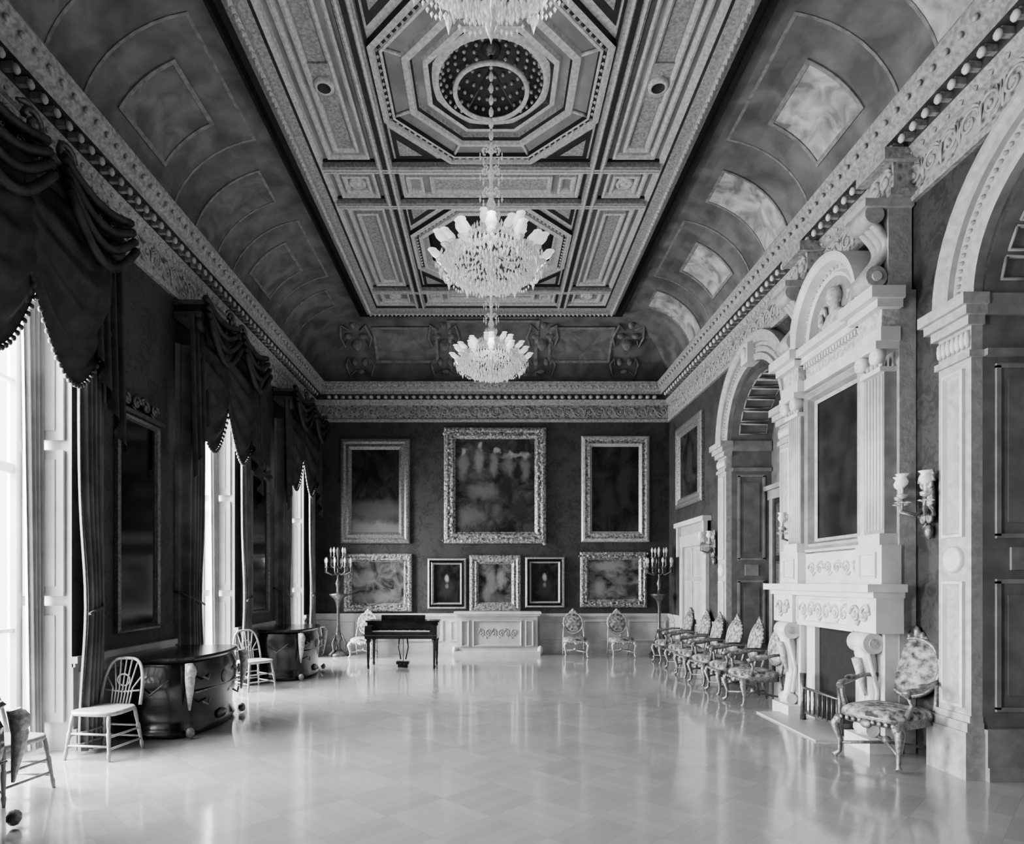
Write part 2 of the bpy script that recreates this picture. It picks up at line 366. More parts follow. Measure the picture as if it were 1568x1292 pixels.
for i,(y0,y1) in enumerate(bands):
    for s in (-1,1):
        a,c2=(xi,xo) if s>0 else (-xo,-xi)
        if i%2==1:
            rf(a+.05,c2-.05,y0+.08,y1-.08,MO,'ceiling_light'); rf(a+.17,c2-.17,y0+.22,y1-.22,MO,'ceiling_light')
            b.box(a+.25,c2-.25,y0+.3,y1-.3,C-.008,C+.01,'ceiling_mid')
            if i==3:
                b.box(a+.2,c2-.2,(y0+y1)/2-.3,(y0+y1)/2+.3,C-.03,C+.01,'ceiling_mid'); b.lathe([(.12,-.0),(.12,-.04),(.08,-.05),(.06,-.02),(0.001,-.03)],((a+c2)/2,(y0+y1)/2,C-.03),['ceiling_light','ceiling_light','ceiling_dark','ceiling_dark'],16)
        else:
            rf(a+.05,c2-.05,y0+.05,y1-.05,MO,'ceiling_light')
            if y1-y0>.6: rf(a+.15,c2-.15,y0+.15,y1-.15,MO,'ceiling_light')
            cx,cy=(a+c2)/2,(y0+y1)/2
            b.lathe([(.13,0),(.13,-.03),(.09,-.045),(.08,-.02),(.03,-.03),(.001,-.06)],(cx,cy,C),'ceiling_light',12)
    if i%2==0:
        rf(-1.33,1.33,y0+.06,y1-.06,MO,'ceiling_light'); b.box(-.85,.85,y0+.16,y1-.16,C-.008,C+.01,'ceiling_mid')
        rf(-.9,.9,y0+.16,y1-.16,MO,'ceiling_light')
        for s in (-1,1): rf(min(s*1.0,s*1.25),max(s*1.0,s*1.25),y0+.16,y1-.16,MO,'ceiling_light')
def octring(cx,cy,prof,mats,seg=64):
    rs=[]
    for (r,h,k) in prof:
        ring=[]
        for j in range(seg):
            a=2*pi*j/seg
            f=1.0
            if k<1:
                q=(a+pi/8)%(pi/4)-pi/8; f=k+(1-k)/math.cos(q)
            ring.append((cx+r*f*math.cos(a),cy+r*f*math.sin(a),C+h))
        rs.append(ring)
    b.rings(rs,mats)
t8=math.tan(pi/8)
for bi,cy in enumerate(BAY):
    for sx in (-1,1):
        for sy in (-1,1):
            k=HB*t8
            b.poly([(sx*HB,cy+sy*HB,C),(sx*HB,cy+sy*k,C),(sx*k,cy+sy*HB,C)],'ceiling_light')
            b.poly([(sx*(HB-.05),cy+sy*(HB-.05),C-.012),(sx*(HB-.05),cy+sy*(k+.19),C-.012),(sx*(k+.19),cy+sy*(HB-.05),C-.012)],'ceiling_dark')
            b.poly([(sx*(HB-.11),cy+sy*(HB-.11),C-.018),(sx*(HB-.11),cy+sy*(k+.38),C-.018),(sx*(k+.38),cy+sy*(HB-.11),C-.018)],'ceiling_mid')
    if bi==1:
        prof=[(1.38,0,0),(1.37,-.07,0),(1.31,-.09,0),(1.29,-.05,0),(1.25,-.05,0),(1.24,-.07,0),(1.21,-.07,0),(1.20,-.02,0),(1.03,-.02,0),(1.01,-.07,0),(.94,-.09,0),(.92,-.05,0),(.90,-.02,0),(.88,.02,0),(.80,.02,0),(.78,-.03,0),(.72,-.04,0),(.70,.0,.6),(.66,-.02,1),(.62,-.02,1)]
        mm=['ceiling_dark','ceiling_light','ceiling_light','ceiling_dark','ceiling_light','ceiling_light','ceiling_dark','ceiling_field','ceiling_light','ceiling_light','ceiling_light','ceiling_dark','ceiling_mid','ceiling_field','ceiling_light','ceiling_light','ceiling_dark','ceiling_light','ceiling_light']
        octring(0,cy,prof,mm)
        dp=[(.62*math.cos(a),-.02+.42*math.sin(a),1) for a in [pi/2*k/8 for k in range(9)]]
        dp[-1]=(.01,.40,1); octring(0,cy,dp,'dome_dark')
        for k in range(1,7):
            a=pi/2*(k-.5)/7; R=.61*math.cos(a); n=int(2*pi*R/.10)
            for j in range(n):
                t=2*pi*(j+.5*(k%2))/n; b.ball((R*math.cos(t),cy+R*math.sin(t),C-.02+.41*math.sin(a)-.01),.024,'ceiling_light',6,4)
        for j in range(8):
            a=pi/8+j*pi/4
            b.tube([(1.22/math.cos(pi/8)*math.cos(a),cy+1.22/math.cos(pi/8)*math.sin(a),C-.03),(1.0/math.cos(pi/8)*math.cos(a),cy+1.0/math.cos(pi/8)*math.sin(a),C-.03)],.025,'ceiling_light',4)
    else:
        prof=[(1.38,0,0),(1.37,-.07,0),(1.31,-.09,0),(1.29,-.04,0),(1.24,-.04,0),(1.23,-.08,0),(1.17,-.09,0),(1.15,-.03,0),(1.10,.0,0),(1.08,.03,0),(1.07,.22,0),(1.0,.23,0),(.9,.24,0),(.88,.2,0),(.83,.2,0),(.8,.24,0),(.01,.26,0)]
        mm=['ceiling_dark','ceiling_light','ceiling_light','ceiling_dark','ceiling_light','ceiling_light','ceiling_light','ceiling_mid','ceiling_light','ceiling_dark','ceiling_dark','ceiling_dark','ceiling_mid','ceiling_mid','ceiling_mid','ceiling_dark']
        octring(0,cy,prof,mm)
    for j in range(8):
        a0=pi/8+j*pi/4; a1=a0+pi/4; R=1.27/math.cos(pi/8)
        beadrow(R*math.cos(a0),cy+R*math.sin(a0),R*math.cos(a1),cy+R*math.sin(a1),C-.06,.025,.09,'ceiling_light')
b.build('ceiling')
# ---------------------------------------------------------------- windows
for i,c in enumerate(WIN):
    b=B(LEFT); a0,a1=c-WH+.01,c+WH-.01; w=-WD+.03
    b.frame(a0,a1,.22,WT,[(0,0),(0,.08),(.07,.08),(.09,.03),(.09,0)],'window_paint',w)
    for k in (1,2):
        u=a0+(a1-a0)*k/3; b.box(u-.02,u+.02,.3,WT-.05,w,w+.05,'window_paint')
    for z in (1.25,2.9,3.8):
        t=.05 if z==2.9 else .02
        b.box(a0+.07,a1-.07,z-t,z+t,w,w+.055 ,'window_paint')
    for u,s in ((a0,1),(a1,-1)):
        for z0,z1 in ((.3,1.5),(1.6,3.1),(3.2,4.6)):
            uu=sorted((u,u+s*.03)); b.box(uu[0],uu[1],z0,z1,-WD+.14,-.06,'window_paint')
            uu=sorted((u+s*.03,u+s*.045)); b.box(uu[0],uu[1],z0+.1,z1-.1,-WD+.22,-.14,'window_paint')
    b.box(a0,a1,.22,.27,-WD,-WD+.12,'window_paint')
    b.build('window_%d'%(i+1))
def curtain_set(c,name):
    b=B(LEFT)
    for s in (-1,1):
        e=c+s*(WH+.30)
        W0=.48
        def pin(z): return 1-.22*math.exp(-((z-1.5)/.8)**2)
        def fn(t,v,s=s,e=e):
            z=.03+v*(5.0-.03)
            return (e-s*t*W0*pin(z),z,.03+.15*min(1,t*4)+.045*math.sin(t*2*pi*6+.3*math.sin(z))*min(1,t*5)+.03*t)
        b.grid(fn,60,24,'curtain')
        def fs(t,v,s=s):
            z=.05+v*4.6; return (c+s*(WH-.04)-s*t*(.16+.10*v),z,-.28+.035*math.sin(t*2*pi*4))
        b.grid(fs,32,6,'sheer')
        b.tube([(e-s*W0*pin(z),z,.205) for z in [.1+.2*k for k in range(24)]],.010,'fringe',5)
        b.tube([(e-s*.40,1.42,.25),(e-s*.2,1.48,.26),(e+s*.02,1.6,.1),(e+s*.02,1.62,.02)],.016,'fringe',6)
        def fj(t,v,s=s,e=e):
            L=1.35+ .9*(1-t); z=5.4-v*L
            return (e+s*.08-s*t*.46,z,.27+.05*math.sin(t*2*pi*3.5)+.05*v)
        b.grid(fj,36,10,'valance')
        b.ball((e-s*.1,5.3,.33),(.14,.12,.08),'valance',10,6)
    for (p,q,wo) in ((c-WH-.25,c+.14,.30),(c-.14,c+WH+.25,.34)):
        def fw(t,v,p=p,q=q,wo=wo):
            u=p+(q-p)*t; sag=math.sin(pi*t)
            z=5.40-.66*v-sag*(v*.90)-.16*v
            return (u,z,wo-.06+.16*sag*math.sin(pi*min(v*1.1,1))+.03*math.sin(v*2*pi*5)*sag)
        b.grid(fw,24,30,'valance')
        for k in range(31):
            t=k/30; b.ball((p+(q-p)*t,5.40-.82-.90*math.sin(pi*t)-.02,wo-.05),(.020,.03,.025),'fringe',6,4)
    b.box(c-WH-.32,c+WH+.32,5.34,5.42,.02,.40,'brass'); b.box(c-WH-.28,c+WH+.28,5.42,5.52,.02,.36,'dark_wood'); b.box(c-WH-.32,c+WH+.32,5.52,5.58,.02,.42,'brass')
    b.scrolls(c-WH-.2,c+WH+.2,5.47,.10,.37,'brass',10,.012)
    b.scrolls(c-.4,c+.4,5.68,.25,.40,'brass',2,.03)
    for (p,q) in ((c-WH-.3,c-.1),(c+.1,c+WH+.3)):
        for k in range(4):
            P=[(p+(q-p)*t/10,5.62-.10*k-(.12+.10*k)*math.sin(pi*t/10),.44+.02*k) for t in range(11)]
            b.tube(P,.045,'valance',6)
    b.build(name)
for i,c in enumerate(WIN): curtain_set(c,'window_curtain' if i==0 else 'window_curtain.%03d'%i)
PIER=[3.5,7.66,11.67]
def pier_glass(c,name):
    b=B(LEFT); u0,u1=c-.46,c+.46
    b.frame(u0,u1,1.15,3.75,[(0,.005),(0,.05),(.03,.07),(.06,.05),(.08,.02)],'brass',.0)
    b.box(u0+.07,u1-.07,1.22,3.68,.005,.02,'mirror')
    b.scrolls(u0+.05,u1-.05,3.90,.18,.06,'brass',4,.025)
    b.box(u0-.04,u1+.04,3.74,3.79,.005,.10,'brass')
    b.build(name)
for i,c in enumerate(PIER): pier_glass(c,'pier_glass' if i==0 else 'pier_glass.%03d'%i)
# ---------------------------------------------------------------- pictures
GP=[(0,0),(0,.05),(.02,.08),(.05,.09),(.08,.06),(.12,.08),(.14,.05),(.16,.02)]
def picture(name,M,u0,u1,v0,v1,fw,can,fm,orn=False,fm2=None):
    b=B(M); k=fw/.16
    b.frame(u0,u1,v0,v1,[(a*k,h) for a,h in GP],[fm,fm,fm,fm2 or fm,fm2 or fm,fm,fm],.005)
    b.box(u0+fw*.9,u1-fw*.9,v0+fw*.9,v1-fw*.9,.004,.02,can)
    if orn:
        P=2*(u1-u0+v1-v0); n=int(P/(fw*.36))
        for i in range(n):
            d=P*i/n
            if d<u1-u0: p=(u0+d,v0+fw*.4)
            elif d<u1-u0+v1-v0: p=(u1-fw*.4,v0+d-(u1-u0))
            elif d<2*(u1-u0)+v1-v0: p=(u1-(d-(u1-u0)-(v1-v0)),v1-fw*.4)
            else: p=(u0+fw*.4,v1-(d-2*(u1-u0)-(v1-v0)))
            r=fw*(.17 if i%2 else .10); b.ball((p[0]+random.uniform(-.25,.25)*fw,p[1]+random.uniform(-.25,.25)*fw,.08),(r,r*.9,.02),'gilt_bright' if i%3 else 'gilt',6,4)
    return b.build(name)
def bp(px,py): return ((px-752)/62.87, 1.75+(890-py)/62.87)
painting('paint_landscape_l',.03,[(.5,.12,.6,.12,.2),(.5,.32,.6,.10,.10)],hi=.06,seed=3)
painting('paint_group',.04,[(.20,.68,.06,.12,.20),(.21,.80,.03,.03,.38),(.36,.72,.05,.11,.26),(.37,.84,.028,.025,.42),(.5,.69,.05,.12,.22),(.52,.81,.03,.03,.40),(.70,.76,.14,.025,.32),(.64,.66,.05,.10,.2),(.66,.78,.028,.026,.38),(.8,.64,.05,.11,.2),(.80,.76,.03,.03,.34),(.40,.46,.16,.07,.16),(.62,.50,.06,.14,.02),(.3,.25,.15,.08,.14),(.75,.3,.1,.12,.03)],hi=.13,seed=1,nsc=7)
painting('paint_r',.02,[(.62,.55,.1,.2,.05),(.4,.4,.12,.2,.04)],hi=.06,seed=5)
painting('paint_ll',.10,[(.5,.25,.35,.1,.22),(.35,.6,.12,.12,.28)],hi=.32,seed=8)
painting('paint_port',.02,[(.5,.40,.2,.2,.04),(.5,.60,.06,.08,.4),(.5,.45,.045,.05,.18)],hi=.04,seed=2)
painting('paint_mid',.05,[(.42,.55,.1,.25,.22),(.62,.6,.08,.18,.28),(.5,.25,.2,.1,.1),(.3,.3,.1,.1,.2)],hi=.25,seed=6)
painting('paint_rl',.07,[(.4,.75,.3,.10,.3),(.3,.35,.1,.15,.3),(.75,.3,.1,.14,.04),(.6,.5,.1,.1,.2)],hi=.3,seed=9)
painting('paint_rw',.02,[(.5,.5,.1,.25,.05)],ax='y',hi=.06,seed=2)
def pic(name,x0,y0,x1,y1,fw,can,fm,orn=False,fm2=None):
    u0,v1=bp(x0,y0); u1,v0=bp(x1,y1); picture(name,BACK,u0,u1,v0,v1,fw,can,fm,orn,fm2)
pic('framed_painting',522,672,628,832,.27,'paint_landscape_l','gilt')
pic('framed_painting.001',680,655,836,832,.28,'paint_group','gilt_orn',True)
pic('framed_painting.002',890,668,994,830,.26,'paint_r','gilt_bright',False,'gilt_orn')
pic('framed_painting.003',527,848,631,936,.20,'paint_ll','gilt_orn',True)
pic('framed_painting.004',655,855,714,932,.15,'paint_port','gilt_bright',False,'ebony')
pic('framed_painting.005',719,850,797,936,.22,'paint_mid','gilt_orn')
pic('framed_painting.006',804,853,864,930,.15,'paint_port','gilt_bright',False,'ebony')
pic('framed_painting.007',888,845,990,930,.20,'paint_rl','gilt_orn',True)
picture('framed_painting.008',RIGHT,12.75,14.5,3.4,5.25,.24,'paint_rw','gilt')
# ---------------------------------------------------------------- arches
def arch_trim(c,name):
    b=B(RIGHT)
    prof=[(0,-.02),(0,.08),(.04,.10),(.10,.10),(.12,.07),(.26,.07),(.28,.11),(.36,.11),(.40,.14),(.44,.14),(.44,0)]
    secs=[]
    R=AR
    NS=28
    for k in range(NS+1):
        a=pi*k/NS; secs.append([(c-(R+d)*math.cos(a),ASP+.12+(R+d)*math.sin(a),w) for d,w in prof])
    ids=[[b.pt(p) for p in r] for r in secs]
    for k in range(NS):
        for j in range(len(prof)-1):
            b.face([ids[k][j],ids[k][j+1],ids[k+1][j+1],ids[k+1][j]],'jamb_line' if j in (0,3,5) else 'plaster_light')
    for k in range(60):
        a=pi*(k+.5)/60; b.ball((c-(R+.19)*math.cos(a),ASP+.12+(R+.19)*math.sin(a),.075),(.022,.022,.03),'plaster_light',6,4)
    for s in (-1,1):
        def bx(d0,d1,v0,v1,w1,m='plaster_light',w0=0.):
            u=sorted((c+s*(R+d0),c+s*(R+d1))); b.box(u[0],u[1],v0,v1,w0,w1,m)
        bx(0,.40,.0,ASP-.12,.10)
        bx(-.03,.47,0,.42,.17); bx(-.02,.45,.42,.50,.15); bx(-.01,.42,.5,.56,.12)
        bx(-.02,.42,ASP-.42,ASP-.36,.13)
        bx(-.03,.44,ASP-.14,ASP-.06,.15); bx(-.06,.48,ASP-.06,ASP+.02,.19); bx(-.08,.51,ASP+.02,ASP+.12,.23)
        for k in range(7):
            u=c+s*(R+.03+.057*k); b.ball((u,ASP-.25,.11),(.026,.09,.03),'marble',6,4)
        u=sorted((c+s*(R+.07),c+s*(R+.33)))
        MOf=[(0,0),(0,.03),(.025,.035),(.04,0)]
        for v0,v1 in ((.62,1.75),(2.15,ASP-.5)): b.frame(u[0],u[1],v0,v1,MOf,'marble',.10)
        b.lathe([(.12,0),(.12,.035),(.08,.04),(.06,.01),(.001,.03)],((u[0]+u[1])/2,1.95,.10),'marble',14)
        ju=c+s*R
        for v0,v1 in ((.62,1.75),(2.15,ASP-.5)):
            uu=sorted((ju,ju-s*.02))
            for w0,w1 in ((-.60,-.56),(-.15,-.11)): b.box(uu[0],uu[1],v0,v1,w0,w1,'jamb_line')
            for v in (v0,v1): b.box(uu[0],uu[1],v-.02,v+.02,-.60,-.11,'jamb_line')
            uu=sorted((ju,ju-s*.015)); b.box(uu[0],uu[1],v0+.12,v1-.12,-.50,-.22,'jamb')
        uu=sorted((ju,ju-s*.02)); b.box(uu[0],uu[1],1.85,2.05,-.48,-.24,'jamb_line')
        u3=sorted((ju,ju-s*.06)); b.box(u3[0],u3[1],.12,.45,-.70,0,'jamb_line'); u4=sorted((ju,ju-s*.08)); b.box(u4[0],u4[1],.0,.12,-.70,.0,'jamb_line'); b.box(u3[0],u3[1],ASP-.06,ASP+.12,-.70,0,'jamb_line')
        b.box(u3[0],u3[1],ASP-.42,ASP-.36,-.70,0,'jamb_line')
    for k in range(1,13):
        a=pi*k/14+.04; a2=a+pi/14*.75
        P=lambda aa,w,r=.03:(c-(R-r)*math.cos(aa),ASP+(R-r)*math.sin(aa),w)
        b.tube([P(a,-.12),P(a,-.60),P(a2,-.60),P(a2,-.12),P(a,-.12)],.018,'jamb_line',4)
    b.box(c-.13,c+.13,ASP+.12+R-.02,ASP+.12+R+.30,0,.2,'marble'); b.ball((c,ASP+.12+R+.14,.20),(.09,.12,.05),'marble')
    b.build(name)
arch_trim(ARCH[0],'trim_3'); arch_trim(ARCH[1],'trim_4')
def arch_door(c,name):
    b=B(RIGHT); w=-RD+.01
    for s in (-1,1):
        u=sorted((c+s*.01,c+s*.8)); b.box(u[0],u[1],.0,3.2,w,w+.05,'dark_wood')
        for v0,v1 in ((.2,.9),(1.0,2.1),(2.2,3.1)): b.frame(u[0]+.1,u[1]-.1,v0,v1,[(0,0),(0,.02),(.03,.03),(.05,0)],'brass',w+.05)
        b.ball((c+s*.06,1.1,w+.09),.03,'brass')
        u=sorted((c+s*.8,c+s*.93)); b.box(u[0],u[1],0,3.34,w,w+.09,'jamb_line')
    b.box(c-.97,c+.97,3.2,3.36,w,w+.1,'jamb_line'); b.box(c-1.0,c+1.0,3.36,3.44,w,w+.16,'jamb_line')
    b.build(name)
arch_door(ARCH[0],'door_1'); arch_door(ARCH[1],'door_2')
b=B(RIGHT); u0,u1=12.4,14.2
b.box(u0+.25,u1-.25,0,2.55,.005,.03,'dado_wall')
for s0,s1 in ((u0+.3,13.28),(13.32,u1-.3)):
    for v0,v1 in ((.15,.85),(.95,1.75),(1.85,2.45)): b.frame(s0+.06,s1-.06,v0,v1,[(0,0),(0,.02),(.03,.03),(.05,0)],'dado',.03)
b.box(u0+.03,u0+.25,0,2.7,0.005,.08,'dado'); b.box(u1-.25,u1-.03,0,2.7,0.005,.08,'dado'); b.box(u0+.03,u1-.03,2.5,2.75,0.005,.09,'dado')
b.box(u0-.02,u1+.02,2.75,2.95,0.005,.06,'plaster_light'); b.box(u0-.08,u1+.08,2.95,3.05,0.005,.18,'marble'); b.box(u0-.02,u0+.1,2.3,2.95,0.005,.14,'dado'); b.box(u1-.1,u1+.02,2.3,2.95,0.005,.14,'dado')
b.ball((13.22,1.1,.06),.03,'brass')
b.build('door_3')
# ---------------------------------------------------------------- chimneypiece
b=B(RIGHT); F=CY
b.box(F-1.07,F+1.07,0,4.72,0.01,.18,'plaster_light')
b.box(F-.62,F+.62,0,1.22,.18,.2,'fire_dark')
for s in (-1,1):
    def bx(d0,d1,v0,v1,w0,w1,m='marble'):
        u=sorted((F+s*d0,F+s*d1)); b.box(u[0],u[1],v0,v1,w0,w1,m)
    bx(.64,1.10,0,.14,.18,.50); bx(.68,1.06,.14,1.22,.18,.32); bx(.44,.64,.0,1.22,.18,.26)
    uc=F+s*.87
    pts=[(uc,.14,.42),(uc,.3,.38),(uc,.55,.33),(uc,.85,.36),(uc,1.1,.44)]
    b.tube(pts,[.08,.065,.06,.08,.10],'marble',10)
    b.lathe([(.11,-.15),(.11,.15)],(uc,1.11,.41),'marble',16,ax=0,cap=True); b.lathe([(.07,-.12),(.07,.12)],(uc,.21,.40),'marble',14,ax=0,cap=True)
    b.lathe([(.05,-.165),(.05,.165)],(uc,1.11,.41),'relief',12,ax=0,cap=True)
    for k in (-1,1): b.tube([(uc+k*.10,.3,.38),(uc+k*.10,.6,.34),(uc+k*.11,1.0,.44)],.022,'marble',6)
    b.tube([(uc,.95,.50),(uc,.75,.45),(uc,.55,.41)],[.05,.04,.01],'relief',6)
    bx(.62,1.14,1.22,1.58,.18,.46); b.scrolls(uc-.17,uc+.17,1.40,.2,.47,'relief',2,.02)
    bx(.64,1.10,1.72,2.12,.18,.38); b.frame(uc-.15,uc+.15,1.78,2.05,[(0,0),(0,.02),(.02,.02),(.03,0)],'marble',.38)
    bx(.68,1.05,2.12,2.24,.18,.37); bx(.70,1.03,2.24,3.92,.18,.31,'jamb_line')
    for k in range(6): b.tube([(F+s*(.73+.054*k),2.28,.31),(F+s*(.73+.054*k),3.88,.31)],.017,'marble',6)
    bx(.69,1.04,3.9,3.95,.18,.36); bx(.66,1.07,4.12,4.2,.18,.42)
    for k in (-1,1): b.lathe([(.001,0),(.085,0),(.085,.08),(.05,.1),(.03,.06),(.001,.12)],(uc+k*.13,4.06,.32),'marble',14,ax=2)
    for k in range(5): b.ball((uc-.14+.07*k,4.0,.33),(.03,.07,.03),'relief',6,4)
    bx(.64,1.09,4.2,4.34,.18,.38); bx(.66,1.07,4.34,4.52,.18,.36,'relief'); bx(.60,1.13,4.52,4.60,.18,.44); bx(.57,1.17,4.60,4.72,.18,.52)
    bx(.74,1.02,4.72,5.60,.02,.26,'plaster_light')
    P=[]
    for q in range(23):
        t=q/22; P.append((uc,4.86+.72*t,.34+.10*math.cos(t*2*pi)))
    for k in (-.09,0,.09): b.tube([(uc+k,p[1],p[2]) for p in P],.045,'plaster_light',6)
    b.lathe([(.11,-.15),(.11,.15)],(uc,4.88,.38),'plaster_light',14,ax=0,cap=True)
    b.lathe([(.05,-.165),(.05,.165)],(uc,4.88,.38),'marble',10,ax=0,cap=True)
    b.lathe([(.10,-.15),(.10,.15)],(uc,5.52,.40),'plaster_light',14,ax=0,cap=True)
    b.box(uc-.19,uc+.19,5.58,5.66,.02,.52,'plaster_light')
b.box(F-1.16,F+1.16,1.58,1.64,.18,.50,'marble'); b.box(F-1.2,F+1.2,1.64,1.72,.18,.58,'marble')
b.box(F-.62,F+.62,1.2,1.58,.18,.40,'marble'); b.scrolls(F-.55,F+.55,1.39,.2,.40,'relief',6,.018); b.frame(F-.6,F+.6,1.24,1.56,[(0,0),(0,.02),(.02,.02),(.03,0)],'marble',.40)
b.box(F-1.08,F+1.08,1.72,2.10,.18,.28,'marble'); b.scrolls(F-.58,F+.58,1.91,.16,.28,'relief',6,.016)
b.frame(F-.64,F+.64,2.12,4.16,[(0,0),(0,.1),(.03,.13),(.07,.10),(.10,.12),(.13,.05),(.17,.03)],['marble','marble','jamb_line','plaster_light','jamb_line','plaster_light'],.18)
b.box(F-.49,F+.49,2.27,4.01,.18,.20,'canvas_dark')
b.box(F-.64,F+.64,4.2,4.34,.18,.30,'marble'); b.box(F-.64,F+.64,4.34,4.52,.18,.27,'relief'); b.box(F-.64,F+.64,4.52,4.6,.18,.36,'marble'); b.box(F-.64,F+.64,4.6,4.70,.18,.44,'marble')
for k in range(20): b.box(F-.6+k*.062,F-.6+k*.062+.03,4.47,4.52,.27,.32,'marble')
prof=[(-.04,.02),(-.04,.30),(.0,.32),(.03,.28),(.09,.28),(.11,.40),(.17,.44),(.21,.44),(.21,.02)]
secs=[]
for k in range(25):
    a=pi*k/24; secs.append([(F-(.55+d)*math.cos(a),4.76+(.62+d)*math.sin(a),w) for d,w in prof])
b.rings(secs,['marble']*24,closed=False)
for k in range(24):
    a=pi*(k+.5)/24; b.ball((F-.61*math.cos(a),4.76+.68*math.sin(a),.29),.025,'relief',6,4)
b.poly([(F-.54*math.cos(pi*k/24),4.72+.62*math.sin(pi*k/24),.2) for k in range(25)],'jamb_line')
b.ball((F,4.84,.24),(.24,.15,.08),'relief',12,8); b.ball((F,4.99,.25),(.06,.12,.06),'relief',10,6); b.ball((F,5.13,.26),(.09,.12,.09),'relief',12,8); b.ball((F+.03,5.19,.25),(.10,.08,.08),'plaster_light',10,6)
for s in (-1,1):
    b.tube([(F+s*.18,4.80,.24),(F+s*.32,4.92,.24),(F+s*.36,5.06,.23),(F+s*.26,5.10,.23),(F+s*.24,5.0,.23)],[.03,.04,.035,.03,.02],'relief',6)
b.box(F-.38,F+.38,.1,.14,.2,.42,'brass')
for k in range(8): b.tube([(F-.35+k*.1,.12,.42),(F-.35+k*.1,.42,.42)],.012,'brass',5)
b.tube([(F-.40,.42,.42),(F+.40,.42,.42)],.018,'brass',6)
for s in (-1,1): b.tube([(F+s*.42,.0,.42),(F+s*.42,.3,.42),(F+s*.42,.6,.42)],[.04,.025,.04],'brass',8)
b.box(F-.62,F+.9,0,.02,.2,.80,'dado_wall')
b.build('chimneypiece')
b=B(RIGHT)
for u0,u1 in ((F-1.12,F-.62),(F+.62,F+1.12)):
    b.box(u0,u1,5.66,5.73,.03,.30,'cornice_stone'); b.box(u0+.05,u1-.05,5.73,6.03,.03,.24,'frieze_orn'); b.box(u0,u1,6.02,6.14,.03,.36,'cornice_stone'); b.scrolls(u0+.08,u1-.08,5.88,.2,.25,'plaster_light',2,.025)
b.build('trim_5')
# ---------------------------------------------------------------- sconces
def sconce(name,M,u,v):
    b=B(M)
    b.ball((u,v-.05,.045),(.08,.24,.04),'gilt',10,6); b.scrolls(u-.1,u+.1,v+.12,.2,.07,'gilt_bright',2,.02); b.scrolls(u-.1,u+.1,v-.22,.2,.07,'gilt',2,.02); b.ball((u,v-.36,.045),(.04,.08,.04),'gilt')
    for a in (-.9,0,.9):
        dx,dw=math.sin(a)*.24,math.cos(a)*.26
        b.tube([(u,v-.1,.05),(u+dx*.4,v-.2,.05+dw*.5),(u+dx*.9,v-.16,.05+dw),(u+dx,v-.02,.05+dw)],[.02,.018,.015,.015],'gilt',6)
        def up(prof,m):
            rs=[[(u+dx+r*math.cos(2*pi*k/10),v+h,.05+dw+r*math.sin(2*pi*k/10)) for k in range(10)] for r,h in prof]; b.rings(rs,m,True,False,False,True)
        up([(.001,-.05),(.045,-.03),(.05,0),(.015,.01)],'gilt_bright'); up([(.013,.0),(.013,.10)],'marble'); up([(.02,.07),(.05,.10),(.055,.13),(.035,.17),(.062,.20)],'candle_glass')
        for k in range(5): b.octa((u+dx+.045*math.cos(k*1.25),v-.08,.05+dw+.045*math.sin(k*1.25)),.01,.03,'crystal')
    b.build(name)
sconce('wall_sconce',RIGHT,6.14,2.60); sconce('wall_sconce.001',RIGHT,8.67,2.5); sconce('wall_sconce.002',RIGHT,12.05,2.5)
